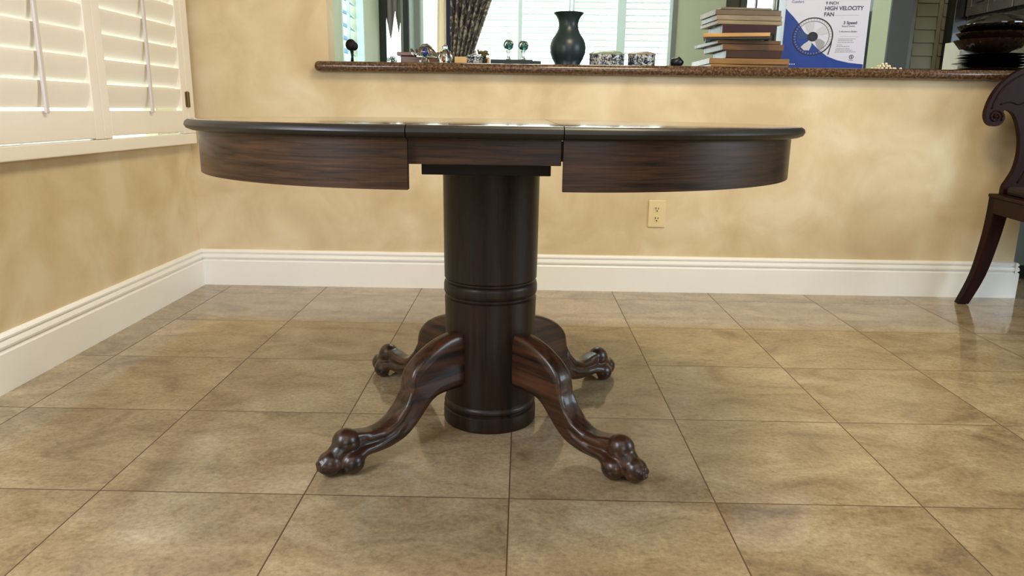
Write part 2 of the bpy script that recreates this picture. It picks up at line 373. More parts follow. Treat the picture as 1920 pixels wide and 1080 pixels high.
# cabriole legs with carved claw feet
LEG = [((.10, .272), (.10, .120), .0285), ((.15, .271), (.14, .123), .0285), ((.20, .257), (.185, .122), .0285), ((.245, .234), (.207, .118), .0285),
       ((.270, .214), (.225, .108), .0285), ((.284, .195), (.238, .096), .0285), ((.2895, .172), (.248, .087), .0285), ((.293, .150), (.258, .077), .028), ((.305, .126), (.280, .057), .0275), ((.330, .103), (.310, .038), .027),
       ((.362, .088), (.350, .027), .0255), ((.398, .084), (.388, .024), .024), ((.430, .090), (.420, .026), .024), ((.455, .094), (.445, .034), .022)]
def leg_mesh():
    bm = bmesh.new(); rings = []
    flat_ = [(T[0], T[1], Bt[0], Bt[1], w) for T, Bt, w in LEG]; fine = []
    for i in range(len(flat_)-1):
        p0, p1, p2, p3 = flat_[max(i-1, 0)], flat_[i], flat_[i+1], flat_[min(i+2, len(flat_)-1)]
        for k in range(5):
            t = k/5; fine.append([.5*(2*b+(c-a)*t+(2*a-5*b+4*c-d)*t*t+(3*b-a-3*c+d)*t**3) for a, b, c, d in zip(p0, p1, p2, p3)])
    fine.append(flat_[-1])
    for (q0, q1, q2, q3, w) in fine:
        T = (q0, q1); Bt = (q2, q3)
        T = Vector((T[0], 0, T[1])); Bt = Vector((Bt[0], 0, Bt[1])); c = (T+Bt)/2; h = (T-Bt)/2; L = h.length
        rr = []
        for k in range(20):
            a = 2*PI*k/20; ca, sa = math.cos(a), math.sin(a); e = .38
            u = math.copysign(abs(ca)**e, ca); v = math.copysign(abs(sa)**e, sa)
            rr.append(bm.verts.new(c+h*v+Vector((0, w*u*1.0, 0))))
        rings.append(rr)
    for a, c in zip(rings, rings[1:]):
        for k in range(20): bm.faces.new((a[k], a[(k+1) % 20], c[(k+1) % 20], c[k]))
    bm.faces.new(rings[0]); bm.faces.new(rings[-1])
    ball(bm, (.468, 0, .071), .0335, 24, (1.0, .95, 1.0))                 # knuckle
    ball(bm, (.440, 0, .066), .027, 20, (1.3, .85, .9))
    tube(bm, [(.472, 0, .06), (.492, 0, .045), (.512, 0, .03)], [.029, .027, .025], 16)
    ball(bm, (.512, 0, .031), .0305, 24, (1.0, .95, 1.0))               # front toe
    for s in (-1, 1):
        tube(bm, [(.30, s*.021, .085), (.34, s*.022, .058), (.39, s*.021, .045), (.43, s*.023, .044), (.462, s*.028, .034)], [.006, .010, .012, .014, .018], 12)
        tube(bm, [(.285, s*.022, .155), (.30, s*.022, .12), (.33, s*.021, .088), (.37, s*.018, .070), (.42, s*.014, .070)], [.004, .008, .010, .011, .012], 12)
        ball(bm, (.468, s*.029, .0275), .0265, 20, (1.1, .85, 1.0))        # side toes
    for k in range(5):                                                     # carved petals on the toe tip
        a = 2*PI*k/5+.3
        ball(bm, (.5375, math.cos(a)*.010, .031+math.sin(a)*.010), .0078, 10)
    return bm
leg0 = obj('leg', leg_mesh(), OAKLEG, tb, smooth=True)
md = leg0.modifiers.new('merge', 'REMESH'); md.mode = 'VOXEL'; md.voxel_size = .0028; md.use_smooth_shade = True
md = leg0.modifiers.new('soften', 'SMOOTH'); md.factor = .5; md.iterations = 8
leg0.rotation_euler = (0, 0, math.radians(-134.2))
for a in (-46.3, 44.5, 136.5):
    c = leg0.copy(); COL.objects.link(c); c.parent = tb; c.rotation_euler = (0, 0, math.radians(a))

# ------------------------------------------------------------------ outlet
ot = thing('power_outlet', 'ivory duplex wall outlet above the baseboard on the beige half wall', 'outlet', (.638, YB, .3755))
obj('cover_plate', B(-.040, .040, -.006, 0, -.064, .064), IVORY, ot, bevel=.003)
for z in (.022, -.024):
    f = obj('socket', lathe([(0, -.0025), (.0165, -.0025), (.0165, .001), (0, .001)], 24), IVORY, ot)
    f.rotation_euler = (PI/2, 0, 0); f.location = (0, -.006, z)
    s = bmesh.new(); box(s, -.008, -.005, -.0090, -.0080, z-.001, z+.009); box(s, .005, .0075, -.0090, -.0080, z, z+.008)
    sl = obj('slots', s, SLOT, ot); g = bmesh.new(); ball(g, (0, -.0085, z-.008), .0032, 10, (1, .3, 1)); obj('ground_hole', g, SLOT, ot)

# ------------------------------------------------------------------ counter
ct = bmesh.new(); pr = []
n = 10
for k in range(n+1):
    a = -PI/2-PI*k/n; pr.append((3.472+.022*math.cos(a), 1.022+.022*math.sin(a)))
pr = pr+[(4.06, 1.044), (4.06, 1.000)]
o = obj('countertop', prism(pr, 'x', -.885, 2.995), GRANITE, None, smooth='auto')
tag(o, 'long brown speckled granite counter slab on top of the half wall', 'countertop')
# wrapped end beyond the jamb
e = bmesh.new(); prism([(y, z) for y, z in pr[:-2]]+[(3.502, 1.044), (3.502, 1.0)], 'x', -.925, -.8851, e); ball(e, (-.925, 3.478, 1.022), .022, 16, (.8, 1.1, 1)); 
ce = obj('counter_end', e, GRANITE, o, smooth='auto')
CT = 1.0445
exec_later = []

# ------------------------------------------------------------------ far room
struct('wall_far_left', boxes([(-1.35, -1.2, YB+.12, 5.12, 0, 2.7), (-1.35, -1.2, 5.78, 6.5, 0, 2.7), (-1.35, -1.2, 5.12, 5.78, 0, .75), (-1.35, -1.2, 5.12, 5.78, 2.3, 2.7)]), SAGE)
w2 = sempty('window_2')
struct('window_frame', boxes([(-1.24, -1.19, 5.10, 5.13, .75, 2.3), (-1.24, -1.19, 5.77, 5.80, .75, 2.3), (-1.25, -1.23, 5.50, 5.515, .75, 2.3)]), SAGEW, w2)
sb = bmesh.new()
for i in range(17):
    z = .80+i*.088; m = Matrix.Translation((-1.28, 5.45, z)) @ Matrix.Rotation(.75, 4, 'Y')
    box(sb, -.034, .034, -.32, .32, -.002, .002, m)
BLUEBL = translucent('pale_blue_slat', (150, 186, 214), .12)
struct('blind_slats', sb, BLUEBL, w2)
YF = 6.5
struct('wall_far', boxes([(-1.35, -1.225, YF, YF+.15, 0, 2.7), (-.905, 1.25, YF, YF+.15, 0, .95), (-.905, 1.25, YF, YF+.15, 2.35, 2.7), (-1.225, -.955, YF, YF+.15, 2.4, 2.7),
      (1.25, 1.63, YF, YF+.15, 0, 2.7), (1.63, 1.65, YF, 8.0, 0, 2.7)]), SAGE)
struct('wall_strip_lit', B(-.955, -.905, YF-.02, YF+.15, 0, 2.7), SAGEW)  # strip of plain wall; paler colour stands in for stronger light on it
# dark framed narrow glazed door with swag
d1 = sempty('door_1')
struct('door_frame', boxes([(-1.224, -1.142, YF-.05, YF+.02, 0, 2.4), (-1.0, -.956, YF-.05, YF+.02, 0, 2.4), (-1.142, -1.0, YF-.04, YF+.02, 0, .5), (-1.142, -1.0, YF-.04, YF+.02, 2.3, 2.4)]), DARK, d1, bevel=.004)
struct('inner_stile', B(-1.022, -1.0, YF-.055, YF+.01, .5, 2.3), GREY, d1)
sw = bmesh.new(); rows = []
for j in range(41):
    u = j/40; x = -1.142+.125*u
    hem = 1.66-.26*(1-abs(((u*1.35+.15) % 1)*2-1)) if u < .62 else 1.60-.15*(1-abs(u-.8)/.2)
    y = YF-.015-.018*abs(math.sin(u*9))
    rows.append((sw.verts.new((x, y, 2.3)), sw.verts.new((x, y-.01, hem)), sw.verts.new((x, y+.012, hem)), sw.verts.new((x, y+.012, 2.3))))
for a, c in zip(rows, rows[1:]):
    for k in range(4): sw.faces.new((a[k], a[(k+1) % 4], c[(k+1) % 4], c[k]))
o = obj('window_swag', sw, SWAG, None, smooth='auto'); tag(o, 'grey pleated swag with pointed hem hanging in the narrow dark-framed door', 'curtain')
# window bank
w3 = sempty('window_3')
fr = [(-.906, -.862, YF-.06, YF+.02, .95, 2.35), (1.215, 1.25, YF-.02, YF+.02, .95, 2.35)]
struct('side_casing', boxes(fr), GREY, w3)
struct('window_frame', boxes([(-.862, -.84, YF-.01, YF+.05, .95, 2.35), (-.055, -.020, YF-.01, YF+.05, .95, 2.35), (.362, .378, YF-.01, YF+.05, 1.25, 2.35), (.395, .412, YF-.01, YF+.05, 1.25, 2.35), (.765, .835, YF-.01, YF+.05, .95, 2.35), (1.19, 1.216, YF-.01, YF+.05, .95, 2.35), (-.862, 1.216, YF-.01, YF+.05, .95, 1.0), (-.862, 1.216, YF-.01, YF+.05, 2.3, 2.35)]), SAGEW, w3)
for x0, x1 in ((-.38, -.058), (-.018, .36), (.415, .762), (.838, 1.188)):
    sb = bmesh.new()
    for i in range(26):
        m = Matrix.Translation(((x0+x1)/2, YF+.03, 1.02+i*.05)) @ Matrix.Rotation(-.12, 4, 'X')
        box(sb, -(x1-x0)/2, (x1-x0)/2, -.022, .022, -.0012, .0012, m)
    struct('blind_slats', sb, BLIND, w3)
# tied-back curtain
def curtain(name, m, xs, xs2, folds, amp, label, cat, parent=None, y=YF-.16):
    bm = bmesh.new(); nu, nz = 96, 24; g = []
    for j in range(nz+1):
        t = j/nz; z = 1.05+(2.35-1.05)*t; k = t**1.0; row = []
        a = xs2[0]+(xs[0]-xs2[0])*min(1, t/.5); b_ = xs2[1]+(xs[1]-xs2[1])*min(1, (t/.5))
        for i in range(nu+1):
            u = i/nu; x = a+(b_-a)*u
            row.append(bm.verts.new((x, y+amp*math.sin(u*folds*2*PI+.6*math.sin(u*7))*(.5+.5*min(1, t*2)), z)))
        g.append(row)
    for r1, r2 in zip(g, g[1:]):
        for i in range(nu): bm.faces.new((r1[i], r1[i+1], r2[i+1], r2[i]))
    o = obj(name, bm, m, parent, smooth=True)
    md = o.modifiers.new('thick', 'SOLIDIFY'); md.thickness = .004
    if not parent: tag(o, label, cat)
    return o
cu = curtain('curtain', CURT, (-.625, -.27), (-.625, -.50), 7, .028, 'brown patterned curtain gathered in folds against the bright far window', 'curtain')
curtain('curtain_lining', LINING, (-.705, -.632), (-.715, -.632), 2, .012, '', '', cu)
obj('leading_edge', B(-.632, -.596, YF-.185, YF-.135, 1.05, 2.35), mat('navy_curtain_edge', (24, 28, 46), .8), cu)
# hall beyond, with a small window
struct('wall_hall', boxes([(1.65, 2.235, 8.0, 8.1, 0, 2.7), (2.235, 2.53, 8.0, 8.1, 0, 1.86), (2.235, 2.53, 8.0, 8.1, 2.35, 2.7), (2.53, 2.60, 8.0, 8.1, 0, 2.7), (2.60, 2.76, 8.0, 8.1, 0, 1.0), (2.60, 2.76, 8.0, 8.1, 2.35, 2.7), (2.76, 5.0, 8.0, 8.1, 0, 2.7)]), mat('olive_grey_wall_paint', (128, 130, 112), .8))
w4 = sempty('window_4')
struct('window_frame', boxes([(2.17, 2.235, 7.97, 8.02, 1.80, 2.4), (2.235, 2.53, 7.98, 8.02, 1.845, 1.865), (2.325, 2.34, 7.98, 8.03, 1.86, 2.35), (2.53, 2.60, 7.96, 8.02, 1.0, 2.4)]), GREY, w4)
w5 = sempty('window_5')
sb = bmesh.new()
for i in range(14):
    m = Matrix.Translation((2.68, 8.02, 1.03+i*.098)) @ Matrix.Rotation(.9, 4, 'X')
    box(sb, -.085, .085, -.045, .045, -.004, .004, m)
struct('shutter_slats', sb, BLIND, w5)
# shelf seen between the fan box and the wall end
t = thing('storage_shelf', 'dark metal shelf glimpsed between the fan box and the pale wall end', 'shelf', (3.10, 6.9, 0))
for x in (-.1, .14): obj('post', B(x-.012, x+.012, -.15, .15, 0, 1.9), DARK, t)
for z in (.4, .8, 1.2, 1.6): obj('shelf_board', B(-.1, .14, -.15, .15, z, z+.02), GREY, t)
o = obj('storage_bin', B(-.08, .12, -.12, .12, 1.2205, 1.36), DARK, None, loc=(3.10, 6.9, 0), bevel=.01); tag(o, 'black bin on the dark shelf behind the fan box', 'bin')
# pale wall end, shuttered door, dark casing
struct('wall_kitchen', boxes([(2.13, 2.25, 4.62, 4.86, 0, 2.7), (2.25, 2.38, 4.86, 4.92, 0, 2.7), (2.655, 3.0, 4.90, 5.0, 0, 2.7), (2.38, 2.655, 4.90, 5.0, 2.3, 2.7), (3.0, 3.1, 4.62, 5.0, 0, 2.7)]), SAGE)
struct('wall_kitchen_right', boxes([(3.0, 3.1, 3.2, 4.62, 0, 1.05), (3.0, 3.1, 3.2, 4.62, 1.75, 2.7), (3.0, 3.1, 3.2, 3.5, 0, 2.7)]), SAGE)
struct('stub_shade_board', B(2.128, 2.25, 4.60, 4.6195, 0, 2.7), DKGREY)  # added board; its dark grey paints the shade on the wall end's front
d2 = sempty('door_2')
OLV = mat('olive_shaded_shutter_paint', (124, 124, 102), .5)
struct('door_casing', boxes([(2.25, 2.335, 4.80, 4.86, 0, 2.35), (2.345, 2.385, 4.83, 4.90, 0, 2.35)]), GREY, d2, bevel=.004)
struct('edge_strip', B(2.336, 2.3445, 4.795, 4.84, 0, 2.3), WHITE, d2)
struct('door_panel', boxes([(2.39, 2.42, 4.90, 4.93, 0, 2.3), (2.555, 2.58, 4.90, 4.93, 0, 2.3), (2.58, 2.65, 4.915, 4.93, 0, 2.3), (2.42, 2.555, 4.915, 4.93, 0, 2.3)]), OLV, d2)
sb = bmesh.new()
for i in range(22):
    for x0, x1 in ((2.423, 2.552), (2.585, 2.648)):
        m = Matrix.Translation(((x0+x1)/2, 4.905, .70+i*.078)) @ Matrix.Rotation(1.42, 4, 'X')
        box(sb, -(x1-x0)/2, (x1-x0)/2, -.0378, .0378, -.002, .002, m)
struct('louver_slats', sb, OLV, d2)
struct('trim_1', boxes([(2.60, 2.68, 4.80, 4.895, 0, 2.6)]), DARK, bevel=.004)
# upper cabinets along the kitchen wall
def cabinet(y0, y1, label):
    t = thing('wall_cabinet', label, 'cabinet', (2.68, (y0+y1)/2, 1.41), 0, 'upper kitchen cabinets')
    h = (y1-y0)/2; CB = mat('dark_glazed_cabinet', (92, 88, 86), .3, coat=.8, var=.2)
    obj('cabinet_body', B(.0, .318, -h+.001, h-.001, 0, .8), DARK, t)
    w = h-.004
    for s in (-1, 1):
        y0_, y1_ = (min(s*.004, s*w), max(s*.004, s*w))
        d = obj('door', boxes([(-.02, -.001, y0_, y1_, .02, .07), (-.02, -.001, y0_, y1_, .73, .78), (-.02, -.001, y0_, y0_+.045, .07, .73), (-.02, -.001, y1_-.045, y1_, .07, .73), (-.005, -.001, y0_+.045, y1_-.045, .07, .73), (-.018, -.012, y0_+.065, y1_-.065, .09, .71)]), CB, t, bevel=.003)
        k = bmesh.new(); tube(k, [(-.02, s*.022, .13), (-.04, s*.022, .13)], .005, 8); ball(k, (-.043, s*.022, .13), .011, 10); tube(k, [(-.043, s*.022, .13), (-.043, s*.022, .085)], .0045, 8)
        obj('handle', k, mat('black_iron', (15, 15, 15), .4, metal=.6), d)
cabinet(4.345, 4.795, 'dark wood upper cabinet with two framed doors, beside the dark door casing')
cabinet(3.89, 4.34, 'dark wood upper cabinet at the right edge of the photo, above the stacked bowls')
# base cabinet seen through the opening at the right
t = thing('base_cabinet', 'grey green base cabinet beyond the end of the half wall', 'cabinet', (2.95, 4.25, 0))
GG = mat('grey_green_cabinet_paint', (104, 112, 104), .5)
obj('cabinet_body', B(-.35, .04, -.35, .36, .08, .86), GG, t); obj('toe_kick', B(-.31, .04, -.30, .33, 0, .08), DARK, t)
obj('worktop', B(-.37, .04, -.37, .37, .861, .90), GRANITE, t)

# ------------------------------------------------------------------ things on the counter
YI = 3.62
def zpx(y): return CT+(122.6-y)*.00233
# black round ornament on a stem
t = thing('ornament', 'black leaf-shaped ornament on a thin stem, leftmost on the counter', 'ornament', (-.804, YI, CT))
b_ = bmesh.new(); tube(b_, [(0, 0, .004), (.002, 0, .03), (0, 0, .06)], [.008, .005, .009], 10); lathe([(0, 0), (.020, .001), (.018, .004), (.007, .007), (0, .007)], 20, bm=b_)
BLKM = mat('matte_black_resin', (12, 12, 16), .5, spec=.25)
obj('stem', b_, BLKM, t, smooth=True)
b_ = bmesh.new(); ball(b_, (-.004, 0, .082), .025, 20, (1, .5, 1.05)); ball(b_, (.012, 0, .076), .018, 16, (1, .5, 1.1))
obj('head', b_, BLKM, t, smooth=True)
# crystal cluster
t = bmesh.new()
for i in range(14):
    a = random.uniform(0, 2*PI); r = random.uniform(0, .022)
    bmesh.ops.create_icosphere(t, subdivisions=1, radius=random.uniform(.007, .012), matrix=Matrix.Translation((r*math.cos(a)*1.3, r*math.sin(a), .010+random.uniform(0, .018))))
o = obj('crystal_cluster', t, GLASS, None, loc=(-.605, 3.58, CT)); tag(o, 'small cluster of clear faceted crystals left of the brown wooden box', 'ornament')
# brown box with wide lid
t = thing('wooden_box', 'low brown wooden box with wide lid behind the glass fish', 'box', (-.49, 3.70, CT))
BRN = wood('brown_box_wood', (70, 40, 26), (134, 88, 62), 'x', 1, .4)
obj('box_body', B(-.092, .092, -.05, .05, 0, .038), BRN, t, bevel=.003); obj('lid', B(-.108, .108, -.06, .06, .0385, .056), BRN, t, bevel=.003)
# glass fish
t = thing('glass_fish', 'clear glass fish with cobalt blue core and raised forked tail', 'figurine', (-.46, 3.58, CT))
def squash(bm, k):
    for v in bm.verts: v.co.y *= k
    return bm
obj('body', squash(tube(bmesh.new(), [(-.046, 0, .034), (-.034, 0, .040), (-.012, 0, .050), (.014, 0, .052), (.036, 0, .044), (.056, 0, .033), (.064, 0, .029)], [.006, .014, .026, .029, .022, .011, .005], 24), .6), GLASS, t, smooth=True)
b_ = bmesh.new(); ball(b_, (.004, 0, .052), .016, 16, (.8, .5, 1.3)); obj('blue_core', b_, BLUEGL, t, smooth=True)
b_ = bmesh.new()
tube(b_, [(-.043, 0, .034), (-.052, 0, .048), (-.062, 0, .066)], [.006, .011, .004], 12); tube(b_, [(-.043, 0, .034), (-.039, 0, .048), (-.034, 0, .064)], [.006, .009, .003], 12)
obj('tail', squash(b_, .5), GLASS, t, smooth=True)
b_ = bmesh.new(); tube(b_, [(-.024, 0, .067), (-.008, 0, .079), (.012, 0, .083), (.030, 0, .072), (.044, 0, .056)], [.003, .007, .008, .006, .003], 12); obj('dorsal_fin', squash(b_, .5), mat('smoky_glass', (120, 110, 96), .05, trans=.5), t, smooth=True)
b_ = bmesh.new(); ball(b_, (0, 0, .012), .020, 16, (1.2, .8, .6)); tube(b_, [(0, 0, .015), (0, 0, .03)], [.012, .010], 12); obj('foot', b_, GLASS, t, smooth=True)
# glass penguin like figurine
t = thing('glass_bird', 'clear glass bird figurine standing between the glass fish and the tan box', 'figurine', (-.362, 3.58, CT))
b_ = lathe([(0, .001), (.024, .001), (.028, .012), (.026, .03), (.019, .052), (.012, .062), (.010, .066)], 24, sy=.8)
obj('body', b_, GLASS, t, smooth=True)
b_ = bmesh.new(); ball(b_, (-.002, 0, .073), .013, 16); tube(b_, [(-.012, 0, .074), (-.026, 0, .068)], [.005, .001], 8); obj('head', b_, GLASS, t, smooth=True)
for s in (-1, 1): obj('wing', tube(bmesh.new(), [(s*.018, 0, .055), (s*.027, 0, .035), (s*.032, 0, .014)], [.005, .006, .002], 10), GLASS, t, smooth=True)
b_ = bmesh.new(); ball(b_, (-.006, 0, .020), .009, 12, (.8, .8, 1.5)); obj('amber_core', b_, mat('amber_glass', (170, 100, 50), .1), t, smooth=True)
# tan box
o = obj('cardboard_box', B(-.083, .083, -.05, .05, 0, .042), mat('tan_card', (226, 192, 138), .7, var=.05), None, loc=(-.250, 3.76, CT), bevel=.002); tag(o, 'low plain tan box behind the small porcelain jar', 'box')
# porcelain jar
t = thing('porcelain_jar', 'small blue and white porcelain jar with knobbed lid in front of the tan box', 'jar', (-.229, 3.58, CT))
obj('jar_body', lathe([(0, 0), (.030, 0), (.035, .006), (.036, .026), (.034, .030), (0, .030)], 32), PORC, t, smooth='auto')
obj('lid', lathe([(.0, .0305), (.040, .0305), (.040, .034), (.028, .040), (.012, .044), (.008, .050), (.0, .050)], 32), PORC, t, smooth='auto')
b_ = bmesh.new(); ball(b_, (0, 0, .056), .008, 12); obj('knob', b_, PORC, t, smooth=True)
# dried moss ball posy behind
t = thing('dried_posy', 'small olive brown dried posy poking up behind the porcelain jar', 'plant', (-.195, 3.68, CT))
obj('pot', lathe([(0, 0), (.018, 0), (.022, .03), (0, .03)], 16), mat('dark_pot', (50, 42, 32), .7), t)
b_ = bmesh.new()
for i in range(40):
    a = random.uniform(0, 2*PI); r = random.uniform(0, .026); ball(b_, (r*math.cos(a), r*math.sin(a), .038+random.uniform(0, .026)), random.uniform(.005, .009), 8)
tube(b_, [(-.02, 0, .05), (-.024, 0, .074)], [.003, .005], 6)
obj('flower_heads', b_, mat('olive_dried_flowers', (98, 88, 56), .8, var=.5, scale=60), t, smooth=True)
# glass spheres on dark base
t = thing('glass_ornament', 'pair of clear glass spheres on stems set on a dark base', 'ornament', (-.035, 3.57, CT))
obj('base', boxes([(-.118, .075, -.05, .04, 0, .0205), (.0751, .112, -.05, .03, 0, .016)]), mat('dark_green_base', (22, 34, 36), .4), t, bevel=.002)
for k, (x, dz) in enumerate(((-.037, .0), (.031, -.003))):
    g = obj('glass_ball', ball(bmesh.new(), (x, 0, .087+dz), .0245, 28), GLASS, t, smooth=True)
    obj('stem', lathe([(.016, .0207), (.012, .024), (.007, .032), (.0068, .048), (.0105, .060), (.012, .064)], 20, cx=x), GLASS, t, smooth=True)
    g2 = bmesh.new(); bmesh.ops.create_icosphere(g2, subdivisions=1, radius=.016, matrix=Matrix.Translation((x+.002, 0, .084+dz))); obj('faceted_core', g2, mat('teal_glass', (60, 120, 110), .05, trans=.6), t)
# vase
vp = [(0, 0)] + [(r*1.06, z) for r, z in [ (.056, 0), (.058, .005), (.056, .010), (.066, .030), (.076, .055), (.0785, .080), (.075, .104), (.066, .124), (.052, .144), (.0435, .166), (.042, .184), (.045, .202), (.053, .218), (.063, .231), (.0665, .235), (.064, .236), (.050, .216), (.040, .190)]] + [(.0, .10)]
def vmat():
    m, nt, N, L, b = newmat('teal_black_glaze'); b.inputs['Base Color'].default_value = lin((30, 46, 50)); b.inputs['Roughness'].default_value = .34; b.inputs['Specular IOR Level'].default_value = .45
    return m
o = obj('vase', lathe(vp, 64), vmat(), None, smooth=True, loc=(.202, 3.62, CT)); tag(o, 'tall dark teal flared-neck vase in the middle of the counter', 'vase')
# porcelain oval boxes
def oval(x, w, hb, ht, label, y=3.60):
    t = thing('trinket_box', label, 'box', (x, y, CT), 0, 'blue and white porcelain trinket boxes')
    obj('box_body', lathe([(0, 0), (w*.97, 0), (w, .004), (w, hb), (0, hb)], 48, sy=.65), PORC, t, smooth='auto')
    obj('lid', lathe([(0, hb+.0003), (w*1.03, hb+.0003), (w*1.03, hb+.005), (w*.85, hb+(ht-hb)*.65), (w*.5, ht-.001), (0, ht)], 48, sy=.65), mat('sage_porcelain_lid', (128, 138, 116), .25) if w > .07 else mat('brown_rim_lid', (140, 124, 104), .25), t, smooth='auto')
oval(.382, .080, .050, .071, 'wider oval blue and white porcelain trinket box with sage green lid')
oval(.543, .063, .052, .069, 'smaller round blue and white porcelain trinket box with brown lid')
b_ = bmesh.new(); bmesh.ops.create_icosphere(b_, subdivisions=3, radius=.030, matrix=Matrix.Translation((0, 0, .024)) @ Matrix.Diagonal((1.05, .8, .8, 1)))
for v in b_.verts: v.co *= 1+.06*math.sin(v.co.x*180)*math.cos(v.co.z*150)
o = obj('black_stone', b_, mat('matte_black_stone', (16, 18, 20), .35), None, smooth=True, loc=(.710, 3.62, CT)); tag(o, 'smooth black rounded stone between the porcelain boxes and the frame stack', 'stone')

# stack of picture frames; each: left px, right px, top px, bottom px, colour, depth, yaw, label
def pic(xl, xr, yt, yb, c, depth, yaw, label, kind='wood', inner=(60, 62, 60), tilt=0):
    X0 = .842+(xl-1340)*.00241; X1 = .842+(xr-1340)*.00241; w = X1-X0; h = (yb-yt)*.00233-.0006; z = zpx(yb)
    t = thing('picture_frame', label, 'picture frame', (X0, 3.52, z), yaw, 'picture frames stacked on the counter')
    if tilt: t.rotation_euler = (0, tilt, yaw)
    m = wood('frame_wood', tuple(int(v*.62) for v in c), c, 'x', 1, .35, .3) if kind == 'wood' else mat('frame_metal', c, .3, metal=.7, var=.1)
    e = .024
    obj('frame_moulding', boxes([(0, w, 0, e, 0, h), (0, w, depth-e, depth, 0, h), (0, e, e, depth-e, 0, h), (w-e, w, e, depth-e, 0, h)]), m, t, bevel=.0015)
    obj('glass_and_backing', B(e, w-e, e, depth-e, h*.25, h*.7), mat('picture_pane', inner, .08, coat=.6), t)
    return t
ST = [
 (1341, 1491, 116.8, 122.6, (176, 130, 76), .26, .02, 'tan wood picture frame at the very bottom of the stack'),
 (1338, 1489, 105.8, 116.6, (170, 126, 72), .32, -.02, 'tan wood picture frame second from the bottom of the stack'),
 (1368, 1474, 91, 105.6, (72, 44, 28), .20, -.01, 'dark brown thick picture frame third from the bottom of the stack'),
 (1361, 1478, 79, 90.8, (128, 88, 54), .27, .03, 'mid-brown picture frame under the longer brown one, fourth from the bottom'),
 (1351, 1472, 72, 78.8, (122, 84, 50), .34, .03, 'slim brown picture frame directly below the black one'),
 (1328, 1444, 68, 71.8, (22, 20, 22), .20, -.27, 'thin black picture frame below the pale orange wood one'),
 (1323, 1442, 60.5, 67.8, (232, 178, 104), .20, -.29, 'pale orange wood picture frame in the middle of the stack'),
 (1358, 1460, 43.5, 60.3, (64, 26, 30), .20, .02, 'thick dark maroon picture frame in the upper half of the stack'),
 (1348, 1472, 36, 43.3, (176, 156, 122), .24, .04, 'pale taupe picture frame resting on the maroon one'),
 (1346, 1470, 26.5, 35.8, (172, 154, 128), .22, .03, 'taupe picture frame third from the top of the stack'),
 (1343, 1468, 16.5, 26.3, (140, 122, 104), .22, .03, 'brushed bronze picture frame second from the top'),
 (1353, 1450, 12.3, 16.3, (150, 142, 122), .16, .05, 'thin glass-fronted picture frame on the very top of the stack'),
]
for i, (xl, xr, yt, yb, c, dp, yw, lb) in enumerate(ST):
    pic(xl, xr, yt, yb, c, dp, yw+.05, lb, 'metal' if i in (10, 11) else 'wood')

# fan box
BW, BH, BD = .365, .42, .22
fb = thing('fan_box', 'blue and white cardboard fan carton standing right of the frame stack', 'box', (1.205, 3.66, CT), -.17)
WC = mat('white_carton', (202, 204, 222), .45); BL = mat('blue_print', (10, 52, 140), .4); BK = mat('black_print', (28, 28, 36), .5); GP = mat('grey_print', (150, 150, 160), .5); LG = mat('light_grey_print', (188, 190, 200), .4)
obj('carton', B(0, BW, 0, BD, 0, BH), WC, fb, bevel=.002)
PX = .00241
def U(x): return (x-1476)*PX
def V(y): return (131.5-y)*.00235 if y < 122 else (123.5-y)*.00235
def flat(name, pts, m, d=.0006, par=fb):
    return obj(name, prism([(U(x), V(y)) for x, y in pts], 'y', -d, -.0001 if d > 0 else 0), m, par)
def flatl(name, pts, m, d0, d1): return obj(name, prism([(U(x), V(y)) for x, y in pts], 'y', -d0, -d1), m, fb)
blue = [(1476.3, 16), (1484, 24), (1492, 32), (1500, 41), (1508, 52), (1518, 66), (1530, 81), (1545, 95), (1560, 106), (1578, 113), (1600, 118), (1626.5, 121), (1626.5, 123.2), (1476.3, 123.2)]
flatl('blue_field', blue, BL, .0006, .0001)
def disc(c, rx, ry, n=40): return [(c[0]+rx*math.cos(2*PI*k/n), c[1]+ry*math.sin(2*PI*k/n)) for k in range(n)]
C0 = (1530, 69)
ring = bmesh.new()
def annulus(bm, c, R0, R1, d0, a0=0, a1=2*PI, n=48):
    vs = []
    for k in range(n+1):
        a = a0+(a1-a0)*k/n
        vs.append([bm.verts.new((U(c[0]+r*math.cos(a)), -d, V(c[1]+r*math.sin(a)*.97))) for r in (R0, R1) for d in (d0,)])
    for p, q in zip(vs, vs[1:]): bm.faces.new((p[0], p[1], q[1], q[0]))
annulus(ring, C0, 35, 37.2, .0012); annulus(ring, C0, 29.5, 30.3, .0012, n=40)
tube(ring, [(U(1566), -.0012, V(68)), (U(1565), -.0012, V(84)), (U(1561), -.0012, V(103))], .0022, 6, flat=.3)
tube(ring, [(U(1566), -.0012, V(80)), (U(1557), -.0012, V(92)), (U(1551), -.0012, V(96))], .0012, 6, flat=.3)
obj('printed_fan_grille', ring, BK, fb)
gr = bmesh.new()
for k in range(40):
    a = 2*PI*k/40; annulus(gr, C0, 31, 34.6, .0010, a-.012, a+.012, 1)
obj('printed_fan_wires', gr, GP, fb)
for k, (a, m) in enumerate(((-1.75, LG), (-.45, LG), (.85, GP), (2.15, LG), (3.4, mat('blue_tint_blade', (36, 62, 120), .4)))):
    pts = []
    for q, (r, da) in enumerate(((7, -.35), (16, -.55), (26, -.42), (29, -.1), (28, .22), (20, .25), (12, .15), (7, .25))):
        pts.append((C0[0]+r*math.cos(a+da), C0[1]+r*math.sin(a+da)))
    flatl('printed_blade', pts, m, .0014, .0008)
flatl('printed_hub', disc(C0, 9.5, 9, 24), BK, .0018, .0009)
flatl('printed_hub_ring', disc(C0, 5, 5, 24), mat('dark_blue_print', (26, 32, 60), .4), .0021, .0018)
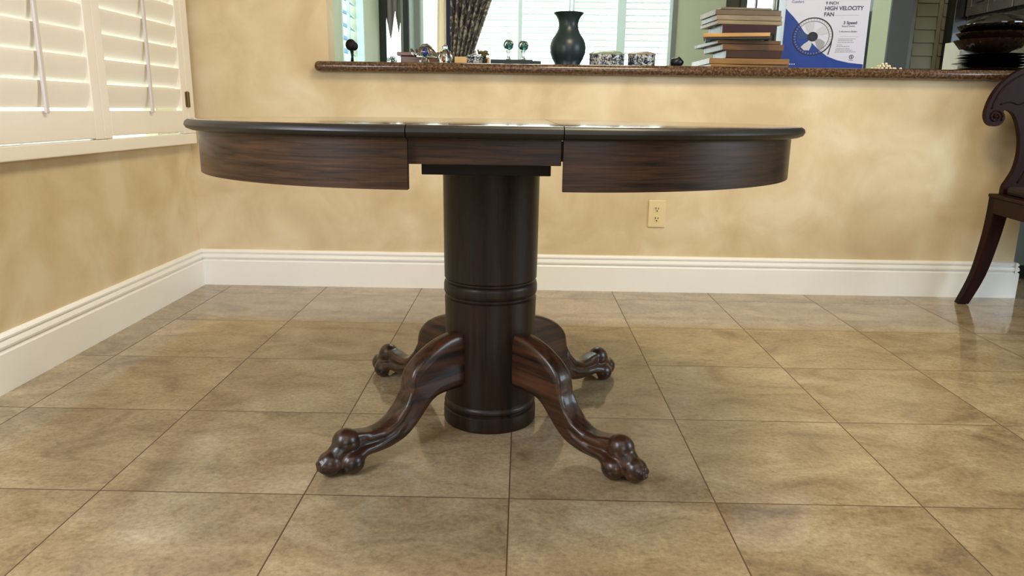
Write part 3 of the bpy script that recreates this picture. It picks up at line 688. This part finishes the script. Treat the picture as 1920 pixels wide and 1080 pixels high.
def text(s, x, y, size, m, parent=fb, name='printed_text', font_scale=1.0, bold=0):
    c = bpy.data.curves.new(name, 'FONT'); c.body = s; c.size = size; c.extrude = .0001; c.offset = bold
    o = bpy.data.objects.new(name, c); COL.objects.link(o); c.materials.append(m); o.parent = parent
    me = bpy.data.meshes.new_from_object(o); bpy.data.objects.remove(o); o = bpy.data.objects.new(name, me); COL.objects.link(o); o.parent = parent
    o.location = (U(x), -.0009, V(y)); o.rotation_euler = (PI/2, 0, 0); o.scale = (font_scale, 1, 1); return o
NB = mat('navy_print', (44, 46, 78), .5)
text('9 INCH', 1548, 9.5, .018, NB, bold=.0003, font_scale=.95)
text('HIGH VELOCITY', 1547, 20, .0245, NB, bold=.0005, font_scale=.93)
text('FAN', 1546.5, 31, .0245, NB, bold=.0005, font_scale=.95)
text('3 Speed', 1583, 46, .0185, NB, bold=.0004)
text('Rotary Switch', 1581, 51, .0095, NB, font_scale=1.05)
text('5 Aluminum Blades', 1577, 61, .0100, NB)
text('Comfort', 1486, 6, .016, BL, font_scale=.95)
ln = bmesh.new()
box(ln, U(1565), U(1610), -.0007, -.0002, V(29.6), V(29.2))
l2_ = bmesh.new(); box(l2_, U(1579), U(1612), -.0007, -.0002, V(69), V(68.7)); obj('printed_rule', l2_, GP, fb)
random.seed(3)
for y, a, b2 in ((73, 1577, 1608), (76, 1577, 1603), (79.5, 1576, 1606), (84, 1576, 1585), (87, 1575, 1599), (91, 1575, 1599), (94, 1574, 1605), (97.5, 1573, 1611)):
    x = a
    bl = bmesh.new()
    while x < b2:
        w = random.uniform(1.5, 4); box(bl, U(x), U(min(b2, x+w)), -.0007, -.0002, V(y+.9), V(y-.4)); x += w+.8
    obj('printed_text_line', bl, GP, fb)
obj('printed_rule', ln, GP, fb)
lg = bmesh.new(); annulus(lg, (1604, 107), 3.0, 4.2, .0008, n=24); box(lg, U(1603), U(1605), -.0009, -.0002, V(109), V(105)); box(lg, U(1600), U(1608), -.0008, -.0002, V(113.6), V(112.8))
obj('printed_mark', lg, NB, fb)
ic = bmesh.new()
for x in (1492, 1496, 1500): box(ic, U(x), U(x+2.2), -.0012, -.0006, V(121.9), V(119.9))
obj('printed_icons', ic, WC, fb)

# pearls
t = thing('pearl_necklace', 'heap of cream pearls with gold glints on the counter', 'necklace', (1.668, 3.60, CT))
PEARL = mat('cream_pearl', (236, 222, 190), .15, coat=1); k0 = None
spots = []
for i in range(15): a = i/15*2*PI; spots.append((.045*math.cos(a), .022*math.sin(a), .0065))
for i in range(9): a = i/9*2*PI+.3; spots.append((-.008+.026*math.cos(a), .012*math.sin(a), .0175))
spots += [(-.014, 0, .027), (.002, 0, .028), (.066, -.01, .0065), (-.062, .0, .0065)]
for s in spots:
    if k0 is None: k0 = obj('pearl', ball(bmesh.new(), (0, 0, 0), .0064, 12), PEARL, t, smooth=True, loc=s)
    else: c = k0.copy(); COL.objects.link(c); c.parent = t; c.location = s
# pale card box
o = obj('paper_pack', B(0, .14, 0, .13, 0, .158), mat('off_white_paper', (206, 204, 192), .6, var=.03), None, loc=(2.148, 3.87, CT), rotz=.06, bevel=.002); tag(o, 'off-white paper pack standing behind the stacked black plates', 'box')
# black glass plates and bowls
def plate(x, y, z, r, lb, deep=.012):
    t = obj('glass_plate', lathe([(0, 0), (r*.55, 0), (r*.62, .003), (r*.97, deep), (r, deep+.0015), (r*.97, deep+.003), (r*.6, .006), (0, .005)], 40), BLKGLASS, None, smooth='auto', loc=(x, y, z)); return tag(t, lb, 'plate', 'black glass plates stacked on the counter')
PX0 = 2.185
zz = CT+.0002
names = ['bottom-most black glass plate resting on the counter', 'black glass plate second from the bottom', 'black glass plate third from the bottom, sticking out furthest left', 'black glass plate fourth from the bottom', 'black glass plate fifth from the bottom', 'topmost black glass plate directly under the bowls']
rs = [.150, .140, .170, .150, .158, .150]
for i in range(6):
    plate(PX0+[0, .01, -.0, .005, .0, .0][i], 3.655, zz, rs[i], names[i]); zz += .0125
def bowl(x, y, z, r, h, lb, m=BLKGLASS):
    n = 56; bm = bmesh.new(); P = [(0, 0), (r*.45, 0), (r*.8, h*.35), (r, h), (r*.97, h), (r*.76, h*.38), (r*.42, .006), (0, .006)]
    lathe(P, n, bm=bm)
    for v in bm.verts:
        rr = math.hypot(v.co.x, v.co.y)
        if rr > .3*r: k = 1+.028*(1 if int(round(math.atan2(v.co.y, v.co.x)/(2*PI/n))) % 2 else -1); v.co.x *= k; v.co.y *= k
    o = obj('glass_bowl', bm, m, None, smooth='auto', loc=(x, y, z)); return tag(o, lb, 'bowl', 'dark glass bowls on the plates')
AMB = mat('dark_amber_glass', (44, 28, 16), .06, coat=1, metal=.5, scale=45, bump=1.0)
zz += .0075
bowl(2.165, 3.655, zz, .150, .060, 'lower black scalloped bowl resting on the plates', AMB)
bowl(2.168, 3.655, zz+.034, .146, .058, 'middle dark scalloped bowl nested in the stack', AMB)
bowl(2.172, 3.655, zz+.068, .150, .056, 'upper black scalloped bowl nested in the stack', BLKGLASS)
o = obj('glass_dish', lathe([(0, .05), (.05, .05), (.10, .035), (.135, .006), (.135, 0), (.128, 0), (.09, .028), (0, .040)], 40), BLKGLASS, None, smooth='auto', loc=(2.185, 3.655, zz+.125)); tag(o, 'upturned black glass dish on top of the bowls', 'dish')

# ------------------------------------------------------------------ dining chair at the right
ch = thing('dining_chair', 'dark mahogany dining chair with scrolled lyre back at the right edge', 'chair', (2.315, 3.10, 0))
BKP = 3.335-3.10
def smoothpts(pts, n=6):
    out = []
    for i in range(len(pts)-1):
        p0 = Vector(pts[max(i-1, 0)]); p1 = Vector(pts[i]); p2 = Vector(pts[i+1]); p3 = Vector(pts[min(i+2, len(pts)-1)])
        for k in range(n):
            t = k/n; out.append(tuple(.5*((2*p1)+(-p0+p2)*t+(2*p0-5*p1+4*p2-p3)*t*t+(-p0+3*p1-3*p2+p3)*t**3)))
    out.append(pts[-1]); return out
XO = 2.315
half = [(2.122-XO, .50), (2.124-XO, .545), (2.139-XO, .575), (2.158-XO, .62), (2.166-XO, .68), (2.160-XO, .745), (2.144-XO, .80), (2.124-XO, .842), (2.102-XO, .864), (2.080-XO, .872), (2.068-XO, .866),
        (2.076-XO, .850), (2.0785-XO, .830), (2.062-XO, .808), (2.035-XO, .802), (2.010-XO, .815), (1.996-XO, .845), (1.998-XO, .885), (2.014-XO, .935), (2.042-XO, .980), (2.090-XO, 1.025), (2.16-XO, 1.058), (2.24-XO, 1.075), (0, 1.078)]
hp = smoothpts(half, 5)
outl = hp+[(-x, z) for x, z in hp[:-1]][::-1]
b_ = bmesh.new()
# back outline is concave: build via triangulated fill
fr_ = [b_.verts.new((x, BKP-.014, z)) for x, z in outl]; bk_ = [b_.verts.new((x, BKP+.014, z)) for x, z in outl]; nn = len(outl)
from mathutils.geometry import tessellate_polygon
for a_, b2_, c2_ in tessellate_polygon([[Vector((x, z, 0)) for x, z in outl]]):
    b_.faces.new((fr_[a_], fr_[b2_], fr_[c2_])); b_.faces.new((bk_[a_], bk_[c2_], bk_[b2_]))
for i in range(nn): b_.faces.new((fr_[i], fr_[(i+1) % nn], bk_[(i+1) % nn], bk_[i]))
obj('backrest', b_, MAHO, ch)
for s in (-1, 1):
    b_ = bmesh.new(); sp = []
    for k in range(40):
        a = -.6+k*.30; r = .030*(1-k/44); sp.append((s*((2.038-XO)+r*math.cos(a)), BKP-.016, .843+r*math.sin(a)))
    tube(b_, sp, .0035, 6); ball(b_, (s*(2.038-XO), BKP-.016, .843), .008, 10)
    lines = smoothpts([(2.016-XO, .875), (2.032-XO, .93), (2.062-XO, .975), (2.105-XO, 1.008), (2.17-XO, 1.035), (2.25-XO, 1.047)], 5)
    tube(b_, [(s*x, BKP-.015, z) for x, z in lines], .0035, 6)
    l2 = smoothpts([(2.05-XO, .895), (2.09-XO, .905), (2.13-XO, .895), (2.17-XO, .915), (2.22-XO, .925)], 5)
    tube(b_, [(s*x, BKP-.015, z) for x, z in l2], .003, 6)
    obj('carved_scroll', b_, MAHO, ch, smooth=True)
    for q in (.55, .72): 
        c_ = bmesh.new(); tube(c_, [(s*x, BKP-.015, z) for x, z in smoothpts([(-.19*q, .56), (-.155*q, .62), (-.145*q, .68), (-.15*q, .76)], 4)], .003, 6); obj('flute', c_, MAHO, ch, smooth=True)
# seat frame and rails
b_ = bmesh.new(); 
sr = [(-.225, BKP+.02), (.225, BKP+.02), (.30, -.245), (-.30, -.245)]
def quadprism(bm, q, z0, z1):
    A = [bm.verts.new((x, y, z0)) for x, y in q]; C = [bm.verts.new((x, y, z1)) for x, y in q]
    bm.faces.new(A[::-1]); bm.faces.new(C)
    for i in range(4): bm.faces.new((A[i], A[(i+1) % 4], C[(i+1) % 4], C[i]))
quadprism(b_, [(-.235, BKP+.02), (.235, BKP+.02), (.31, -.255), (-.31, -.255)], .495, .510)
obj('seat_rim', b_, MAHO, ch, bevel=.004)
b_ = bmesh.new(); quadprism(b_, sr, .425, .4948); obj('seat_frame', b_, MAHO, ch, bevel=.004)
b_ = bmesh.new(); quadprism(b_, [(-.19, BKP-.03), (.19, BKP-.03), (.27, -.22), (-.27, -.22)], .511, .545); obj('seat_cushion', b_, mat('dark_seat_fabric', (44, 28, 26), .8, var=.1, scale=80), ch, bevel=.012)
def sabre(pts, w0, w1):
    bm = bmesh.new(); rings = []; P = smoothpts(pts, 5); n = len(P)
    for i, p in enumerate(P):
        w = w0+(w1-w0)*i/(n-1); x, y, z = p
        rings.append([bm.verts.new((x+a*w, y+c*w*.8, z)) for a, c in ((-1, -1), (1, -1), (1, 1), (-1, 1))])
    for a, c in zip(rings, rings[1:]):
        for k in range(4): bm.faces.new((a[k], a[(k+1) % 4], c[(k+1) % 4], c[k]))
    bm.faces.new(rings[0]); bm.faces.new(rings[-1]); return bm
for s in (-1, 1):
    obj('leg', sabre([(s*.195, BKP-.008, .495), (s*.200, BKP-.008, .42), (s*.210, BKP-.003, .30), (s*.232, BKP+.01, .14), (s*.275, BKP+.025, .002)], .036, .024), MAHO, ch, bevel=.004)
    obj('leg', sabre([(s*.270, -.225, .425), (s*.262, -.222, .30), (s*.262, -.225, .15), (s*.282, -.235, .002)], .028, .019), MAHO, ch, bevel=.004)
